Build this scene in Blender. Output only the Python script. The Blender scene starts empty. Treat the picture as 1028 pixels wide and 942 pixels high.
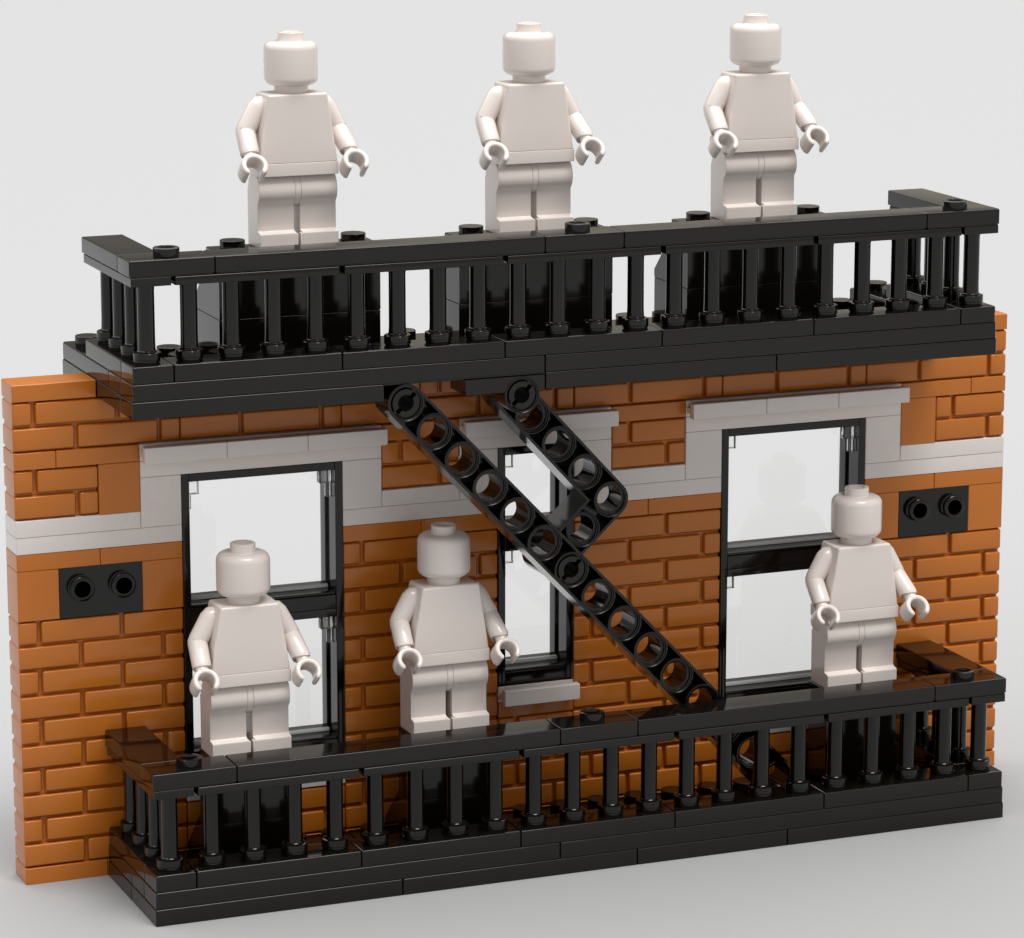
import bpy, bmesh, math
from mathutils import Vector, Matrix
from math import sin, cos, pi, radians

# ------------------------------------------------------------------ units
U = 0.008                     # one stud pitch = 8 mm; everything below is written in studs
SC = bpy.context.scene
COL = SC.collection

# ------------------------------------------------------------------ camera
AZ, EL = 0.383556, 0.213416
fwd = Vector((sin(AZ) * cos(EL), cos(AZ) * cos(EL), -sin(EL)))
rgt = fwd.cross(Vector((0, 0, 1))).normalized()
upv = rgt.cross(fwd)
cam_d = bpy.data.cameras.new('camera')
cam = bpy.data.objects.new('camera', cam_d)
COL.objects.link(cam)
cam_d.sensor_width = 36.0
cam_d.lens = 3657.05 / 1028 * 36.0
cam_d.clip_start = 0.02
cam_d.clip_end = 200.0
mw = Matrix((rgt, upv, -fwd)).transposed().to_4x4()
mw.translation = Vector((-20.0294, -80.2607, 27.8085)) * U
cam.matrix_world = mw
SC.camera = cam

# ------------------------------------------------------------------ world: a plain studio room seen only as light and reflections
WORLD = 0.96
W = bpy.data.worlds.new('World')
SC.world = W
W.use_nodes = True
nt = W.node_tree
for n in list(nt.nodes):
    nt.nodes.remove(n)
out = nt.nodes.new('ShaderNodeOutputWorld')
bg = nt.nodes.new('ShaderNodeBackground')
tc = nt.nodes.new('ShaderNodeTexCoord')
sep = nt.nodes.new('ShaderNodeSeparateXYZ')
rz = nt.nodes.new('ShaderNodeValToRGB')       # brightness by elevation
ry = nt.nodes.new('ShaderNodeValToRGB')       # 1 towards the room's back wall
rb = nt.nodes.new('ShaderNodeValToRGB')       # 1 close to the horizon
mk = nt.nodes.new('ShaderNodeMath')
mk.operation = 'MULTIPLY'
dim = nt.nodes.new('ShaderNodeMixRGB')
nz = nt.nodes.new('ShaderNodeTexNoise')
nz.inputs['Scale'].default_value = 4.0
nz.inputs['Detail'].default_value = 3.0
rn = nt.nodes.new('ShaderNodeValToRGB')
mul2 = nt.nodes.new('ShaderNodeMixRGB')
mul2.blend_type = 'MULTIPLY'
mul2.inputs[0].default_value = 1.0
nt.links.new(tc.outputs['Generated'], sep.inputs[0])
nt.links.new(tc.outputs['Generated'], nz.inputs['Vector'])
nt.links.new(nz.outputs['Fac'], rn.inputs[0])
nt.links.new(sep.outputs['Z'], rz.inputs[0])
nt.links.new(sep.outputs['Z'], rb.inputs[0])
nt.links.new(sep.outputs['Y'], ry.inputs[0])
nt.links.new(ry.outputs[0], mk.inputs[0])
nt.links.new(rb.outputs[0], mk.inputs[1])
# extra glow added to the rear of the dome to lift the far floor
ru = nt.nodes.new('ShaderNodeValToRGB')
rr = nt.nodes.new('ShaderNodeValToRGB')
mk2 = nt.nodes.new('ShaderNodeMath')
mk2.operation = 'MULTIPLY'
addn = nt.nodes.new('ShaderNodeMixRGB')
addn.blend_type = 'ADD'
addn.inputs[0].default_value = 1.0
nt.links.new(sep.outputs['Z'], ru.inputs[0])
nt.links.new(sep.outputs['Y'], rr.inputs[0])
nt.links.new(ru.outputs[0], mk2.inputs[0])
nt.links.new(rr.outputs[0], mk2.inputs[1])
nt.links.new(rz.outputs[0], addn.inputs[1])
nt.links.new(mk2.outputs[0], addn.inputs[2])
nt.links.new(mk.outputs[0], dim.inputs[0])
nt.links.new(addn.outputs[0], dim.inputs[1])
nt.links.new(rn.outputs[0], dim.inputs[2])
nt.links.new(dim.outputs[0], bg.inputs['Color'])
nt.links.new(bg.outputs[0], out.inputs['Surface'])
def ramp(r, pts):
    e = r.color_ramp.elements
    while len(e) < len(pts):
        e.new(0.5)
    for el, (p, c) in zip(e, pts):
        el.position = p
        el.color = (c[0], c[1], c[2], 1)
ramp(rz, [(0.0, (.48, .48, .48)), (0.4, (.58, .58, .58)), (0.75, (.62, .62, .62)), (0.85, (1.0, 1.0, 1.0)), (0.92, (3.3, 3.3, 3.3))])
ramp(ry, [(0.0, (0, 0, 0)), (0.6, (1, 1, 1))])
ramp(rb, [(0.25, (1, 1, 1)), (0.5, (0, 0, 0))])
ramp(ru, [(0.3, (0, 0, 0)), (0.5, (1, 1, 1)), (0.9, (1, 1, 1)), (1.0, (.3, .3, .3))])
ramp(rr, [(0.2, (0, 0, 0)), (0.6, (1.25, 1.25, 1.25))])
ramp(rn, [(0.38, (.10, .09, .075)), (0.50, (.22, .21, .18)), (0.62, (.42, .39, .33))])
bg.inputs['Strength'].default_value = WORLD

# ------------------------------------------------------------------ lamps
def area(name, pos, target, size, power):
    d = bpy.data.lights.new(name, 'AREA')
    d.shape = 'DISK'
    d.size = size * U
    d.energy = power * U * U
    o = bpy.data.objects.new(name, d)
    COL.objects.link(o)
    o.location = Vector(pos) * U
    o.rotation_euler = (Vector(target) - Vector(pos)).to_track_quat('-Z', 'Y').to_euler()
    return d
key = area('key_softbox', (390, -900, 2400), (13, 0, 6), 1200, 1.0)
key.color = (1.0, 0.975, 0.95)
key.energy = 4.5e7 * U * U

# unseen overhead fill, added to brighten the floor behind the model
bk_d = bpy.data.lights.new('far_floor_fill', 'AREA')
bk_d.shape = 'RECTANGLE'
bk_d.size, bk_d.size_y = 460 * U, 290 * U
bk_d.spread = radians(120)
bk_d.energy = 1.42e5 * U * U
bk = bpy.data.objects.new('far_floor_fill', bk_d)
COL.objects.link(bk)
bk.location = Vector((70, 12 + 145, 26)) * U

SC.view_settings.view_transform = 'Standard'
SC.view_settings.look = 'None'
SC.view_settings.exposure = 0.0
SC.view_settings.gamma = 1.0
SC.render.engine = 'CYCLES'
SC.cycles.max_bounces = 10
SC.cycles.transparent_max_bounces = 12
SC.cycles.caustics_refractive = False
SC.cycles.caustics_reflective = False

# ------------------------------------------------------------------ materials
def plastic(name, col, rough, rvar=0.05, bump=0.0, spec=0.5, cvar=0.03):
    m = bpy.data.materials.new(name)
    m.use_nodes = True
    t = m.node_tree
    p = t.nodes['Principled BSDF']
    p.inputs['Specular IOR Level'].default_value = spec
    co = t.nodes.new('ShaderNodeTexCoord')
    n1 = t.nodes.new('ShaderNodeTexNoise')
    n1.inputs['Scale'].default_value = 55.0
    n1.inputs['Detail'].default_value = 5.0
    t.links.new(co.outputs['Object'], n1.inputs['Vector'])
    mr = t.nodes.new('ShaderNodeMapRange')
    mr.inputs['From Min'].default_value = .3
    mr.inputs['From Max'].default_value = .7
    mr.inputs['To Min'].default_value = rough - rvar
    mr.inputs['To Max'].default_value = rough + rvar
    t.links.new(n1.outputs['Fac'], mr.inputs['Value'])
    t.links.new(mr.outputs[0], p.inputs['Roughness'])
    n2 = t.nodes.new('ShaderNodeTexNoise')
    n2.inputs['Scale'].default_value = 22.0
    n2.inputs['Detail'].default_value = 2.0
    t.links.new(co.outputs['Object'], n2.inputs['Vector'])
    cr = t.nodes.new('ShaderNodeValToRGB')
    ramp(cr, [(0.3, [c * (1 - cvar) for c in col]), (0.7, [min(1, c * (1 + cvar)) for c in col])])
    t.links.new(n2.outputs['Fac'], cr.inputs[0])
    t.links.new(cr.outputs[0], p.inputs['Base Color'])
    if bump:
        b = t.nodes.new('ShaderNodeBump')
        b.inputs['Strength'].default_value = bump
        b.inputs['Distance'].default_value = 0.0006
        n3 = t.nodes.new('ShaderNodeTexNoise')
        n3.inputs['Scale'].default_value = 60.0
        n3.inputs['Detail'].default_value = 1.0
        t.links.new(co.outputs['Object'], n3.inputs['Vector'])
        t.links.new(n3.outputs['Fac'], b.inputs['Height'])
        t.links.new(b.outputs[0], p.inputs['Normal'])
    return m

M_BLACK = plastic('black_plastic', (.0040, .0031, .0022), .09, .03, .03, .42)
M_ORANGE = plastic('dark_orange_plastic', (.505, .150, .015), .20, .05, .04, .42)
M_WHITE = plastic('white_plastic', (.75, .675, .63), .15, .03, .02, cvar=.012)
M_TRIM = plastic('white_trim_plastic', (.74, .675, .635), .24, .05, .03, cvar=.02)
M_FLOOR = plastic('matt_grey_floor', (.328, .331, .333), .7, .0, 0, .2, .0)

def glass_sheet():
    m = bpy.data.materials.new('clear_window_plastic')
    m.use_nodes = True
    t = m.node_tree
    t.nodes.remove(t.nodes['Principled BSDF'])
    o = t.nodes['Material Output']
    tr = t.nodes.new('ShaderNodeBsdfTransparent')
    tr.inputs[0].default_value = (1, 1, 1, 1)
    gl = t.nodes.new('ShaderNodeBsdfGlossy')
    gl.inputs['Roughness'].default_value = .02
    fr = t.nodes.new('ShaderNodeFresnel')
    fr.inputs['IOR'].default_value = 1.65
    mx = t.nodes.new('ShaderNodeMixShader')
    t.links.new(fr.outputs[0], mx.inputs[0])
    t.links.new(tr.outputs[0], mx.inputs[1])
    t.links.new(gl.outputs[0], mx.inputs[2])
    t.links.new(mx.outputs[0], o.inputs['Surface'])
    return m
M_GLASS = glass_sheet()
def clear_solid():
    m = bpy.data.materials.new('clear_solid_plastic')
    m.use_nodes = True
    p = m.node_tree.nodes['Principled BSDF']
    p.inputs['Base Color'].default_value = (.95, .96, .96, 1)
    p.inputs['Transmission Weight'].default_value = 1.0
    p.inputs['Roughness'].default_value = .03
    p.inputs['IOR'].default_value = 1.5
    return m
M_CLEAR = clear_solid()
M_EDGE = plastic('pale_glint_edge', (.85, .86, .86), .2, .05)  # pale colour stands in for the light caught along the clear pane's edge
M_EDGE.node_tree.nodes['Principled BSDF'].inputs['Transmission Weight'].default_value = .25

# ------------------------------------------------------------------ mesh helpers (coordinates in studs)
class MB:
    def __init__(s):
        s.v = []
        s.f = []
    def add(s, vs, fs):
        k = len(s.v)
        s.v += [tuple(p) for p in vs]
        s.f += [tuple(i + k for i in f) for f in fs]
    # chamfered box
    def box(s, x0, x1, y0, y1, z0, z1, c=.024, gap=.001, cb=None):
        # c = chamfer, cb = chamfer of the lower edges (crisper on stacked plates)
        x0 += gap; x1 -= gap; y0 += gap; y1 -= gap; z0 += gap; z1 -= gap
        c = min(c, (x1 - x0) * .45, (y1 - y0) * .45, (z1 - z0) * .45)
        cb = min(c, .007) if cb is None else cb
        lo, hi = (x0, y0, z0), (x1, y1, z1)
        vs = []
        idx = {}
        for ix in (0, 1):
            for iy in (0, 1):
                for iz in (0, 1):
                    cor = [(lo, hi)[b][a] for a, b in enumerate((ix, iy, iz))]
                    for ax in range(3):         # vertex lying on the face normal to ax
                        p = list(cor)
                        for a in range(3):
                            if a != ax:
                                q = cb if iz == 0 and (a == 2 or ax == 2) else c
                                p[a] += q if (ix, iy, iz)[a] == 0 else -q
                        idx[(ix, iy, iz, ax)] = len(vs)
                        vs.append(p)
        fs = []
        for ax in range(3):
            a, b = [(1, 2), (2, 0), (0, 1)][ax]
            for sd in (0, 1):
                q = []
                for da, db in ((0, 0), (1, 0), (1, 1), (0, 1)):
                    k = [0, 0, 0]
                    k[ax] = sd; k[a] = da; k[b] = db
                    q.append(idx[(*k, ax)])
                fs.append(q if sd else q[::-1])
        for ax in range(3):                      # edge chamfers, along ax
            a, b = [(1, 2), (2, 0), (0, 1)][ax]
            for sa in (0, 1):
                for sb in (0, 1):
                    k0 = [0, 0, 0]; k1 = [0, 0, 0]
                    k0[a] = k1[a] = sa; k0[b] = k1[b] = sb
                    k0[ax] = 0; k1[ax] = 1
                    q = [idx[(*k0, a)], idx[(*k1, a)], idx[(*k1, b)], idx[(*k0, b)]]
                    fs.append(q[::-1] if sa == sb else q)
        for ix in (0, 1):
            for iy in (0, 1):
                for iz in (0, 1):
                    q = [idx[(ix, iy, iz, a)] for a in range(3)]
                    fs.append(q if (ix + iy + iz) % 2 else q[::-1])
        s.add(vs, fs)
    # revolve a profile [(r, h)] about an axis through p with direction d (h runs along d)
    def lathe(s, p, d, prof, n=28, caps=True):
        d = Vector(d).normalized()
        e1 = d.orthogonal().normalized()
        e2 = d.cross(e1)
        p = Vector(p)
        vs = []
        for r, h in prof:
            for i in range(n):
                a = 2 * pi * i / n
                vs.append(p + d * h + (e1 * cos(a) + e2 * sin(a)) * r)
        fs = []
        for j in range(len(prof) - 1):
            for i in range(n):
                k = (i + 1) % n
                fs.append((j * n + i, j * n + k, (j + 1) * n + k, (j + 1) * n + i))
        if caps:
            fs.append(tuple(range(n))[::-1])
            fs.append(tuple((len(prof) - 1) * n + i for i in range(n)))
        s.add(vs, fs)
    def stud(s, x, y, z, hollow=False, r=.3, h=.2):
        if hollow:
            s.lathe((x, y, z - .02), (0, 0, 1), [(r, 0), (r, h + .005), (r - .02, h + .02), (.2, h + .02), (.185, h), (.185, .08)])
        else:
            s.lathe((x, y, z - .02), (0, 0, 1), [(r, 0), (r, h + .004), (r - .016, h + .02)])
    # polygon in the x-z plane extruded along y
    def prism_y(s, pts, y0, y1):
        n = len(pts)
        vs = [(x, y0, z) for x, z in pts] + [(x, y1, z) for x, z in pts]
        fs = [tuple(range(n)), tuple(range(n, 2 * n))[::-1]]
        for i in range(n):
            k = (i + 1) % n
            fs.append((i, i + n, k + n, k))
        s.add(vs, fs)
    def prism_x(s, pts, x0, x1):                # polygon in y-z extruded along x
        n = len(pts)
        vs = [(x0, y, z) for y, z in pts] + [(x1, y, z) for y, z in pts]
        fs = [tuple(range(n)), tuple(range(n, 2 * n))[::-1]]
        for i in range(n):
            k = (i + 1) % n
            fs.append((i, i + n, k + n, k))
        s.add(vs, fs)
    def band_y(s, outer, inner, y0, y1, closed=True):   # wall between two outlines of equal count
        n = len(outer)
        vs = [(x, y0, z) for x, z in outer] + [(x, y0, z) for x, z in inner] + \
             [(x, y1, z) for x, z in outer] + [(x, y1, z) for x, z in inner]
        fs = []
        for i in range(n if closed else n - 1):
            k = (i + 1) % n
            fs.append((i, k, n + k, n + i))
            fs.append((2 * n + i, 3 * n + i, 3 * n + k, 2 * n + k))
            fs.append((i, 2 * n + i, 2 * n + k, k))
            fs.append((n + i, n + k, 3 * n + k, 3 * n + i))
        if not closed:
            fs.append((0, n, 3 * n, 2 * n))
            fs.append((n - 1, 3 * n - 1, 4 * n - 1, 2 * n - 1)[::-1])
        s.add(vs, fs)

def build(name, mb, mat, parent=None, origin=(0, 0, 0), loc=None, wn=True, ang=50):
    """link mb as one mesh object; origin = the point (studs) its vertices are measured from"""
    me = bpy.data.meshes.new(name)
    ox, oy, oz = origin
    me.from_pydata([((x - ox) * U, (y - oy) * U, (z - oz) * U) for x, y, z in mb.v], [], mb.f)
    bm = bmesh.new()
    bm.from_mesh(me)
    bmesh.ops.recalc_face_normals(bm, faces=bm.faces)
    bm.to_mesh(me)
    bm.free()
    me.materials.append(mat)
    for p in me.polygons:
        p.use_smooth = True
    me.set_sharp_from_angle(angle=radians(ang))
    me.update()
    o = bpy.data.objects.new(name, me)
    COL.objects.link(o)
    if parent:
        o.parent = parent
    if loc:
        o.location = Vector(loc) * U
    if wn:
        w = o.modifiers.new('weighted_normal', 'WEIGHTED_NORMAL')
        w.keep_sharp = True
    return o

def thing(name, label, cat, loc, group=None):
    o = bpy.data.objects.new(name, None)
    COL.objects.link(o)
    o.empty_display_size = U
    o.location = Vector(loc) * U
    o['label'] = label
    o['category'] = cat
    if group:
        o['group'] = group
    return o

def copy_tree(o, parent=None):
    c = o.copy()
    COL.objects.link(c)
    if parent:
        c.parent = parent
    for ch in list(o.children):
        copy_tree(ch, c)
    return c

# ------------------------------------------------------------------ floor
fl = MB()
R_ = 5000
fl.add([(-R_, -R_, 0), (R_, -R_, 0), (R_, R_, 0), (-R_, R_, 0)], [(0, 1, 2, 3)])
floor = build('floor', fl, M_FLOOR, wn=False)
floor['kind'] = 'structure'

# ------------------------------------------------------------------ brick wall
WALL = thing('brick_wall', 'long orange brick toy wall with white band, three windows and black studded plates', 'wall', (13, .5, 0))
WO = (13, .5, 0)
bw = MB()
GR, JT = .030, .040           # half mortar groove, half vertical joint
def masonry(x0, x1, z0, org=None):
    org = x0 if org is None else org
    bw.box(x0 + .02, x1 - .02, .13, .87, z0, z0 + 1.2, .005)
    for r in (0, 1):
        za, zb = z0 + .6 * r + GR, z0 + .6 * (r + 1) - GR
        first = 1.5 if r == 0 else .5
        cuts = []
        k = first - 4
        while org + k < x1 - .05:
            if org + k > x0 + .05:
                cuts.append(org + k)
            k += 2
        e = [x0] + cuts + [x1]
        for i in range(len(e) - 1):
            a = e[i] + (JT if i else .0)
            b = e[i + 1] - (JT if i < len(e) - 2 else .0)
            bw.box(a, b, 0, 1, za, zb, .05, cb=.05)
def smooth(x0, x1, z0, z1):
    bw.box(x0, x1, 0, 1, z0, z1)
for a, b in ((0, 2), (2, 8), (8, 16), (16, 24), (24, 26)):
    smooth(a, b, 0, .4)
for c in range(5):
    for a in (0, 22):
        masonry(a, a + 4, .4 + 1.2 * c)
for c in range(6):
    for a in (8, 14):
        masonry(a, a + 4, .4 + 1.2 * c)
for a in (4, 18):
    masonry(a, a + 4, .4)
    smooth(a, a + 4, 2.0, 2.4)
for c in range(2):
    masonry(12, 14, .4 + 1.2 * c)
smooth(12, 14, 2.8, 3.2)
for a in (0, 3, 22, 25):
    smooth(a, a + 1, 6.4, 7.6)
for a, b in ((0, 2), (2, 4), (8, 10), (10, 12), (14, 16), (16, 18), (22, 24), (24, 26)):
    smooth(a, b, 7.6, 8.0)
for a in (0, 9, 15, 24):
    masonry(a, a + 2, 8.8)
for a in (2, 23):
    smooth(a, a + 1, 8.8, 10)
for a, b in ((0, 1), (1, 3), (9, 11), (15, 17), (23, 25), (25, 26)):
    smooth(a, b, 10, 10.4)
for a, b in ((0, 4), (4, 8), (8, 10), (10, 14), (14, 18), (18, 22), (22, 26)):
    masonry(a, b, 10.4, 0)
for a in (0, 24):
    smooth(a, a + 2, 11.6, 12.0)
build('brickwork', bw, M_ORANGE, WALL, WO)
wb = MB()
for a in (0, 8, 14, 22):
    wb.box(a, a + 4, 0, 1, 8.0, 8.4)
for a, b in ((0, 3), (9, 11), (15, 17), (23, 26)):
    wb.box(a, b, 0, 1, 8.4, 8.8)
build('white_band', wb, M_TRIM, WALL, WO)
def lip_row(mb, x0, x1, z0):
    """white ledge: plates with a raised rail along the front"""
    mb.box(x0, x1, 0, 1, z0, z0 + .4)
    x = x0
    while x < x1 - .1:
        mb.box(x + .02, x + 1.98, -.22, .05, z0 + .1, z0 + .24, .01)
        mb.box(x, x + 2, -.45, -.21, z0 - .0, z0 + .39)
        x += 2
for a, b in ((3, 9), (11, 15), (17, 23)):
    sr = MB()
    for q in (a, b - 1):
        sr.box(q, q + 1, 0, 1, 8.4, 9.6)
    sr.box(a, b, 0, 1, 9.6, 10.0)
    build('window_surround', sr, M_TRIM, WALL, WO)
    ln = MB()
    lip_row(ln, a, b, 10.0)
    build('lintel', ln, M_TRIM, WALL, WO)
for a, b, z in ((4, 8, 1.6), (12, 14, 3.2), (18, 22, 1.6)):
    sl = MB()
    if b - a == 2:
        lip_row(sl, a, b, z)
    else:
        sl.box(a, b, -.01, 1, z, z + .4)
    build('sill', sl, M_TRIM, WALL, WO)

def window(x0, x1, z0, z1):
    o = (x0, 0, z0)
    f = MB()
    t, bt = .19, .40
    f.box(x0, x0 + t, 0, 1, z0, z1, .014)
    f.box(x1 - t, x1, 0, 1, z0, z1, .014)
    f.box(x0 + t, x1 - t, .003, .997, z1 - .2, z1, .014)
    f.box(x0 + t, x1 - t, .003, .997, z0, z0 + bt - .06, .014)
    f.box(x0 + t, x1 - t, .06, .56, z0 + bt - .065, z0 + bt, .012)
    f.box(x0 + t, x1 - t, .72, .99, z0 + bt - .065, z0 + bt + .06, .012)
    f.box(x0 + t, x0 + t + .06, .62, .95, z0 + .3, z1 - .2, .01)
    f.box(x1 - t - .06, x1 - t, .62, .95, z0 + .3, z1 - .2, .01)
    fr = build('window', f, M_BLACK, WALL, o, (x0 - WO[0], -WO[1], z0))
    g = MB()
    g.add([(x0 + t, .585, z0 + .35), (x1 - t, .585, z0 + .35), (x1 - t, .585, z1 - .2), (x0 + t, .585, z1 - .2)], [(0, 1, 2, 3)])
    build('pane', g, M_GLASS, fr, o, wn=False)
    e = MB()                                  # lower edge of the clear pane, its bright glint put in as pale colour
    e.box(x0 + t + .02, x1 - t - .02, .50, .60, z0 + bt + .004, z0 + bt + .10, .03)
    build('pane_edge', e, M_EDGE, fr, o)
    for sgn, xe in ((1, x0 + t), (-1, x1 - t)):
        h = MB()
        a, b = sorted((xe + sgn * .012, xe + sgn * .31))
        h.box(a, b, .22, .50, z1 - .56, z1 - .215, .045)
        a, b = sorted((xe + sgn * .012, xe + sgn * .13))
        h.box(a, b, .30, .44, z1 - .92, z1 - .57, .02)
        build('hinge', h, M_CLEAR, fr, o)
for a in (4, 18):
    window(a, a + 4, 6.0, 9.6)
    window(a, a + 4, 2.4, 6.0)
window(12, 14, 7.2, 9.6)
window(12, 14, 3.6, 7.2)

for a in (1, 23):
    p = MB()
    p.box(a, a + 2, .92, 1, 6.4, 7.6)
    for k in (.5, 1.5):                        # a deep round hole behind each stud
        angs = sorted([2 * pi * i / 32 for i in range(32)] + [math.atan2(sz, sx) % (2 * pi) for sx in (-.499, .499) for sz in (-.699, .499)])
        outl, inn = [], []
        for t in angs:
            c_, s_ = cos(t), sin(t)
            kx = .499 / abs(c_) if abs(c_) > 1e-6 else 1e9
            kz = (.499 if s_ > 0 else .699) / abs(s_) if abs(s_) > 1e-6 else 1e9
            q = min(kx, kz)
            outl.append((a + k + c_ * q, 7.1 + s_ * q))
            inn.append((a + k + c_ * .195, 7.1 + s_ * .195))
        p.band_y(outl, inn, .002, .91)
    po = build('studded_plate', p, M_BLACK, WALL, (a, 0, 6.4), (a - WO[0], -WO[1], 6.4))
    for k in (.5, 1.5):
        s = MB()
        s.lathe((a + k, .02, 7.1), (0, -1, 0), [(.31, 0), (.31, .05), (.27, .07), (.27, .10), (.30, .12), (.30, .20), (.28, .22), (.20, .22), (.19, .20), (.19, 0)], 28, False)
        build('stud', s, M_BLACK, po, (a, 0, 6.4))

# ------------------------------------------------------------------ balconies
def post_mesh():
    m = MB()
    m.lathe((0, 0, 0), (0, 0, 1), [(.285, 0), (.285, .025), (.30, .03), (.312, .042), (.312, .085), (.304, .09), (.304, .10), (.312, .105), (.312, .225), (.300, .243), (.285, .247),
                                   (.222, .247), (.222, .275), (.212, .285), (.205, .29), (.197, .5), (.195, 1.66), (.21, 1.80)], 28, False)
    return m
PM = None
def fence(parent, po, x0, y0, z, along, n=4):
    """railing section starting at (x0, y0) running n studs along 'x' or 'y'; po = parent origin"""
    global PM
    m = MB()
    if along == 'x':
        m.box(x0 + .05, x0 + n - .05, y0 + .004, y0 + .97, z + 1.8, z + 2.0, .03)
    else:
        m.box(x0 + .03, x0 + .97, y0 + .03, y0 + n - .05, z + 1.8, z + 2.0, .012)
    f = build('railing', m, M_BLACK, parent, (x0, y0, z), (x0 - po[0], y0 - po[1], z - po[2]))
    for k in range(n):
        cx, cy = (k + .5, .5) if along == 'x' else (.5, k + .5)
        if PM is None:
            o = build('post', post_mesh(), M_BLACK, f, wn=False, ang=28)
            PM = o
        else:
            o = PM.copy()
            COL.objects.link(o)
            o.parent = f
        o.location = Vector((cx, cy, .002)) * U

def balcony(label, yf, z0, upper):
    """yf = front y, z0 = underside of the deck"""
    po = (13, yf, z0)
    B = thing('balcony', label, 'balcony', po, 'black balconies on the wall')
    d = MB()
    yb = yf + (6 if upper else 4)
    z1, z2, z3 = z0 + .4, z0 + .8, z0 + 1.2
    S1, S2 = .018, .036                        # upper courses sit a hair behind the lower ones
    # bottom course
    if upper:
        for a, b in ((2, 8), (12, 18), (18, 24)):
            d.box(a, b, yf, yf + 1, z0, z1, .036)
        for a, b in ((2, 4), (4, 8), (12, 22), (22, 24)):
            d.box(a, b, yf + 1, yf + 3, z0, z1, .036)
        d.box(2, 24, 0, yb, z0, z1, .036)
        d.box(8.0, 12.0, yf + .06, 0, z1 - .05, z1, .005)
        hx, hz, hr_ = 11.405, 11.492, .42      # plate that carries the stair pin, notched round it
        dx = math.sqrt(hr_ ** 2 - (z0 - .01 - hz) ** 2)
        t0 = math.atan2(z0 - .01 - hz, -dx)
        t1 = math.atan2(z0 - .01 - hz, dx)
        notch = [(hx + hr_ * cos(t0 + (t1 - t0) * q / 16), hz + hr_ * sin(t0 + (t1 - t0) * q / 16)) for q in range(17)]
        d.prism_y([(9.99, z1 - .055), (9.99, z0 - .01)] + notch + [(11.97, z0 - .01), (11.97, z1 - .055)], yf, yf + .98)
    else:
        for a, b in ((2, 8), (8, 14), (14, 18), (18, 24)):
            d.box(a, b, yf, yf + 2, z0, z1, .036)
            d.box(a, b, yf + 2, yb, z0, z1, .036)
    # middle course: a frame one stud wide
    for a, b in ((2 + S1, 12), (12, 24 - S1)):
        d.box(a, b, yf + S1, yf + 1, z1, z2, .036)
    for a, b in ((2 + S1, 3), (23, 24 - S1)):
        d.box(a, b, yf + 1, yf + 2, z1, z2, .036)
        d.box(a, b, yf + 2, yb, z1, z2, .036)
    # top course: the row that carries the railing
    for a, b in ((2 + S2, 3), (3, 7), (7, 11), (11, 15), (15, 19), (19, 23), (23, 24 - S2)):
        d.box(a, b, yf + S2, yf + 1, z2, z3, .036)
    for a, b in ((2 + S2, 3), (23, 24 - S2)):
        d.box(a, b, yf + 1, yf + 4, z2, z3, .036)
    if upper:
        for x in (2.5, 23.5):
            d.stud(x, 1.5, z2); d.stud(x, 2.5, z2)
        for k in range(3, 23):
            d.stud(k + .5, 2.5, z1)
        d.stud(4.5, 1.5, z1)
    else:
        for k in list(range(6, 9)) + list(range(11, 20)):
            d.stud(k + .5, -.5, z1)
    build('deck', d, M_BLACK, B, po)
    # handrail tiles
    zt = z3 + 2.0
    h = MB()
    for a, b in ((2, 4), (4, 12), (12, 14), (14, 22), (22, 24)):
        h.box(a, b, yf + .03, yf + 1, zt + .03, zt + .4, .03)
        h.box(a + .04, b - .04, yf + .05, yf + .95, zt, zt + .04, .004)
    for a in (2, 23):
        h.box(a, a + 1, yf + 1, yf + 4, zt + .03, zt + .4)
        h.box(a + .05, a + .95, yf + 1, yf + 3.95, zt, zt + .04, .004)
    hr = build('handrail', h, M_BLACK, B, po)
    for x in (3, 13, 23):
        s = MB()
        s.stud(x, yf + .5, zt + .4, True)
        build('stud', s, M_BLACK, hr, po)
    for a in (3, 7, 11, 15, 19):
        fence(B, po, a, yf, z3, 'x')
    for a in (2, 23):
        fence(B, po, a, yf, z3, 'y')
    return B
balcony('lower black balcony standing on the floor along the foot of the wall', -4, 0, False)
balcony('upper black balcony on top of the wall, above the windows', -3, 11.6, True)

# ------------------------------------------------------------------ riser blocks the figures stand on
def riser(label, cx, yf, z0, wide):
    hw = wide / 2
    T = thing('riser_block', label, 'block', (cx, yf + 1, z0), 'black blocks under the figures')
    po = (cx, yf + 1, z0)
    def wedge(zb):                             # brick whose rear half slopes down to a low lip
        m = MB()
        zb += .003
        m.prism_x([(yf + .004, zb), (yf + 1.996, zb), (yf + 1.996, zb + .2), (yf + 1, zb + 1.193), (yf + .02, zb + 1.193), (yf + .004, zb + 1.177)], cx - hw + .003, cx + hw - .003)
        return m
    def block(zb, depth):
        m = MB()
        m.box(cx - hw, cx + hw, yf, yf + depth, zb, zb + 1.2)
        return m
    if wide == 4:
        build('base_brick', block(z0, 2), M_BLACK, T, po)
        build('slope_brick', wedge(z0 + 1.2), M_BLACK, T, po)
    else:
        build('slope_brick', wedge(z0), M_BLACK, T, po)
        build('upper_brick', block(z0 + 1.2, 1), M_BLACK, T, po)
    c = MB()
    c.box(cx - hw, cx + hw, yf, yf + 1, z0 + 2.4, z0 + 2.8)
    if wide == 4:
        c.stud(cx - 1.5, yf + .5, z0 + 2.8)
        c.stud(cx + 1.5, yf + .5, z0 + 2.8)
    build('top_plate', c, M_BLACK, T, po)
for cx, w in ((5, 'before the left window'), (10, 'between the left and middle windows'), (21, 'before the right window')):
    riser('narrow black block with sloped back on the lower balcony, ' + w, cx, -2, .4, 2)
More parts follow.
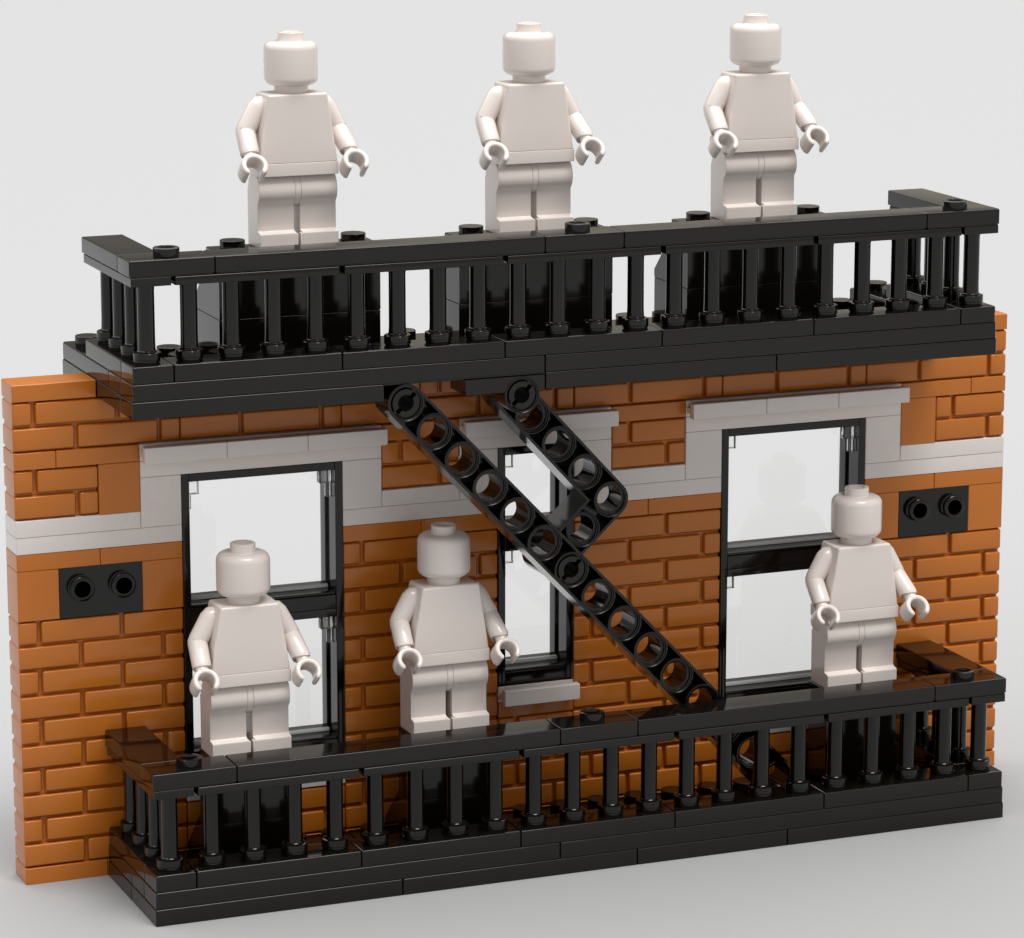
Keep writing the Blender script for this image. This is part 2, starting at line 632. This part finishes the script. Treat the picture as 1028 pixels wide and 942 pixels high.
for cx, w in ((7, 'above the left window'), (13, 'above the middle window'), (19, 'above the right window')):
    riser('wide black studded block with sloped back on the upper balcony, ' + w, cx, 0, 12.0, 4)

# ------------------------------------------------------------------ stair: straight beam and bent beam joined by pins
ST = thing('stair', 'black diagonal stair of two pinned beams with round holes in front of the middle window', 'stair', (13, -2, 1.4))
SO = (13, -2, 1.4)
def arc(cx, cz, r, a0, a1, n):
    return [(cx + r * cos(a0 + (a1 - a0) * i / n), cz + r * sin(a0 + (a1 - a0) * i / n)) for i in range(n + 1)]
def ring(mb, x, z, y0, y1):
    t = y1 - y0 + .008
    half = [(.445, .02), (.44, .004), (.432, 0), (.415, 0), (.408, .006), (.398, .035), (.375, .04), (.368, .05), (.368, .10), (.33, .105), (.31, .12)]
    prof = half + [(r, t - h) for r, h in reversed(half)]
    mb.lathe((x, y0 - .004, z), (0, 1, 0), prof + [prof[0]], 40, False)
def web(mb, fr, i0, i1, y0, y1):
    """infill between two neighbouring holes; fr maps local (u, v) to (x, z)"""
    (u0, v0), (u1, v1) = i0, i1
    du, dv = u1 - u0, v1 - v0
    b = math.atan2(dv, du)
    pts = arc(u0, v0, .40, b + radians(64), b - radians(64), 10) + arc(u1, v1, .40, b + pi + radians(64), b + pi - radians(64), 10)
    mb.prism_y([fr(*p) for p in pts], (y0 + y1) / 2 - .07, (y0 + y1) / 2 + .07)
def pin(x, z, y0, parent):
    p = MB()
    for k in (0, 1):
        a = radians(45) + pi * k
        g0, g1 = .30, .16
        o = arc(x, z, .325, a + .17, a + pi - .17, 14)
        i = arc(x, z, .195, a + .28, a + pi - .28, 14)
        p.band_y(o, i, y0 + .03, y0 + .5, False)
    p.lathe((x, y0 + .5, z), (0, 1, 0), [(.3, 0), (.3, .45)], 20)
    build('pin', p, M_BLACK, parent, SO)
lb = MB()
u = Vector((.6917, -.7222)).normalized()
v = Vector((-u.y, u.x))
A0 = Vector((8.53, 11.51))
def frl(a, b):
    q = A0 + u * a + v * b
    return (q.x, q.y)
def stadium(L, r):
    return arc(L, 0, r, -pi / 2, pi / 2, 16) + arc(0, 0, r, pi / 2, 3 * pi / 2, 16)
Y0, Y1 = -2.985, -2.015
lb.band_y([frl(*p) for p in stadium(14, .45)], [frl(*p) for p in stadium(14, .385)], Y0, Y1)
for i in range(15):
    ring(lb, *frl(i, 0), Y0, Y1)
    if i < 14:
        web(lb, frl, (i, 0), (i + 1, 0), Y0, Y1)
lbo = build('straight_beam', lb, M_BLACK, ST, SO, ang=40)
pin(*frl(0, 0), Y0, lbo)
pin(*frl(6, 0), Y0, lbo)
bb = MB()
ub = Vector((.680, -.733)).normalized()     # hangs a touch steeper than the long beam
vb = Vector((-ub.y, ub.x))
C0 = Vector(frl(6, 0)) + v * 2
def frb(a, b):
    q = C0 + ub * a + vb * b
    return (q.x, q.y)
def ell(r):
    return arc(0, 0, r, pi / 2, 0, 8) + arc(0, -2, r, 0, -pi, 16) + [(-r, -r)] + arc(-4, 0, r, -pi / 2, -3 * pi / 2, 16)
Y2, Y3 = -1.985, -1.015
bb.band_y([frb(*p) for p in ell(.45)], [frb(*p) for p in ell(.385)], Y2, Y3)
hl = [(-4, 0), (-3, 0), (-2, 0), (-1, 0), (0, 0), (0, -1), (0, -2)]
for i, h_ in enumerate(hl):
    ring(bb, *frb(*h_), Y2, Y3)
    if i:
        web(bb, frb, hl[i - 1], h_, Y2, Y3)
bbo = build('bent_beam', bb, M_BLACK, ST, SO, ang=40)
# collar that hangs the bent beam from the plate under the upper balcony
ck = MB()
px, pz = frb(-4, 0)
ring(ck, px, pz, -3.012, -2.0)
cl = build('hanger', ck, M_BLACK, ST, SO, ang=40)
pin(px, pz, -3.01, cl)

# ------------------------------------------------------------------ blank figures
FIG = None
def smooth_tube(mb, pts, rad, n=20):
    """round limb through pts with radii rad, closed with domed ends"""
    P = [Vector(p) for p in pts]
    rings = []
    for i, p in enumerate(P):
        t = (P[min(i + 1, len(P) - 1)] - P[max(i - 1, 0)]).normalized()
        e1 = Vector((0, 1, 0)).cross(t).normalized()
        e2 = t.cross(e1)
        rings.append([p + (e1 * cos(2 * pi * k / n) + e2 * sin(2 * pi * k / n)) * rad[i] for k in range(n)])
    vs = [q for r in rings for q in r]
    fs = []
    for j in range(len(P) - 1):
        for i in range(n):
            k = (i + 1) % n
            fs.append((j * n + i, j * n + k, (j + 1) * n + k, (j + 1) * n + i))
    fs.append(tuple(range(n))[::-1])
    fs.append(tuple((len(P) - 1) * n + i for i in range(n)))
    mb.add(vs, fs)

def figure(label, cx, cy, cz):
    global FIG
    if FIG is not None:
        T = copy_tree(FIG)
        T['label'] = label
        T.location = Vector((cx, cy, cz + .002)) * U
        return T
    T = thing('toy_figure', label, 'toy figure', (cx, cy, cz + .002), 'blank white toy figures')
    FIG = T
    # head
    m = MB()
    prof = [(.40, 3.58), (.40, 3.76)]
    for i in range(9):
        a = -pi / 2 + pi / 2 * i / 8
        prof.append((.45 + .185 * cos(a), 3.955 + .185 * sin(a)))
    for i in range(9):
        a = pi / 2 * i / 8
        prof.append((.445 + .19 * cos(a), 4.60 + .19 * sin(a)))
    prof += [(.31, 4.795), (.30, 4.81), (.30, 4.985), (.285, 5.0), (.20, 5.0), (.185, 4.985), (.185, 4.95)]
    m.lathe((0, 0, 0), (0, 0, 1), prof, 40)
    build('head', m, M_WHITE, T, wn=False, ang=42)
    # torso: tapered block with softened edges
    bm = bmesh.new()
    vb = [(-.97, -.49, 2.0), (.97, -.49, 2.0), (.97, .49, 2.0), (-.97, .49, 2.0)]
    vt = [(-.715, -.485, 3.6), (.735, -.485, 3.6), (.735, .47, 3.6), (-.715, .47, 3.6)]
    vv = [bm.verts.new(q) for q in vb + vt]
    for f in ((3, 2, 1, 0), (4, 5, 6, 7), (0, 1, 5, 4), (1, 2, 6, 5), (2, 3, 7, 6), (3, 0, 4, 7)):
        bm.faces.new([vv[i] for i in f])
    bm.normal_update()
    te = [e for e in bm.edges if not (e.verts[0].co.z < 2.1 and e.verts[1].co.z < 2.1)]
    bmesh.ops.bevel(bm, geom=te, offset=.06, segments=3, affect='EDGES', profile=.5)
    m = MB()
    bm.verts.index_update()
    m.add([q.co[:] for q in bm.verts], [[q.index for q in f.verts] for f in bm.faces])
    bm.free()
    build('torso', m, M_WHITE, T, ang=40)
    # hips
    m = MB()
    m.box(-.985, .985, -.50, .50, 1.69, 1.995, .02)
    m.lathe((-.076, -.02, 1.33), (1, 0, 0), [(.415, 0), (.425, .008), (.425, .144), (.415, .152)], 36)
    build('hips', m, M_WHITE, T)
    # legs
    for s in (-1, 1):
        m = MB()
        pr = [(.44, .01), (.45, 1.33)]
        pr += [(-.02 + .43 * cos(a), 1.33 + .43 * sin(a)) for a in [radians(12 * i) for i in range(0, 18)]]
        pr += [(-.305, 1.02), (-.305, .40), (-.345, .37), (-.49, .345), (-.505, .32), (-.505, .01), (-.49, 0), (.43, 0)]
        pr = [(p[0] if p[0] > -.6 else p[0], p[1]) for p in pr]
        x0, x1 = sorted((s * .079, s * .965))
        c = .014
        n = len(pr)
        cy_ = sum(p[0] for p in pr) / n; cz_ = sum(p[1] for p in pr) / n
        inn = [(cy_ + (p[0] - cy_) * .975, cz_ + (p[1] - cz_) * .985) for p in pr]
        vs = []
        for xx, pp in ((x0, inn), (x0 + c, pr), (x1 - c, pr), (x1, inn)):
            vs += [(xx, a, b) for a, b in pp]
        fs = [tuple(range(n)), tuple(range(3 * n, 4 * n))[::-1]]
        for j in range(3):
            for i in range(n):
                k = (i + 1) % n
                fs.append((j * n + i, (j + 1) * n + i, (j + 1) * n + k, j * n + k))
        m.add(vs, fs)
        a_, b_ = sorted((s * .032, s * .3))
        m.box(a_, b_, -.503, -.32, .002, .338, .014)
        build('leg', m, M_WHITE, T, ang=36)
    # arms and hands
    for s in (-1, 1):
        m = MB()
        pts = [(s * .66, .03, 3.38), (s * .74, .03, 3.34), (s * .82, .03, 3.25), (s * 1.10, .03, 2.78), (s * 1.125, .02, 2.72),
               (s * 1.135, -.02, 2.66), (s * 1.215, -.56, 2.275), (s * 1.215, -.565, 2.265)]
        rad = [.16, .225, .25, .235, .24, .235, .225, .205]
        smooth_tube(m, pts, rad)
        build('arm', m, M_WHITE, T, wn=False, ang=50)
        m = MB()
        d = Vector((s * .03, -.62, -.78)).normalized()          # along the forearm
        w0 = Vector((s * 1.228, -.565, 2.285))
        c = w0 + d * .46
        ax = Vector((0, d.z, -d.y)).normalized()                # barrel of the grip, forward and up
        if ax.y > 0:
            ax = -ax
        smooth_tube(m, [w0, w0 + d * .24], [.15, .15], 16)
        side = d.cross(ax).normalized()
        N, K = 30, 16
        half = radians(141)                                     # open towards the finger tips
        vs = []
        for i in range(N + 1):
            f = -1 + 2 * i / N
            a = pi + half * f
            dr = d * cos(a) + side * sin(a)
            e = max(0.0, (abs(f) - .90) / .10)                  # tips round off
            k_ = math.sqrt(max(.12, 1 - .75 * e * e))
            for q in range(K):                                  # rounded-rectangle section
                t = 2 * pi * q / K
                cr = math.copysign(abs(cos(t)) ** .42, cos(t)) * .066 * k_
                ch = math.copysign(abs(sin(t)) ** .42, sin(t)) * .245 * (.8 + .2 * k_)
                vs.append(c + dr * (.257 + cr) + ax * ch)
        fs = []
        for i in range(N):
            for q in range(K):
                q2 = (q + 1) % K
                fs.append((i * K + q, i * K + q2, (i + 1) * K + q2, (i + 1) * K + q))
        fs.append(tuple(range(K))[::-1]); fs.append(tuple(N * K + q for q in range(K)))
        m.add(vs, fs)
        build('hand', m, M_WHITE, T, wn=False, ang=55)
    return T

for cx, w in ((5, 'before the left window'), (10, 'between the left and middle windows'), (21, 'before the right window')):
    figure('blank white toy figure standing behind the lower railing ' + w, cx, -1.5, 3.2)
for cx, w in ((7, 'above the left window'), (13, 'above the middle window, between two others'), (19, 'above the right window')):
    figure('blank white toy figure standing on the upper balcony ' + w, cx, .5, 14.8)
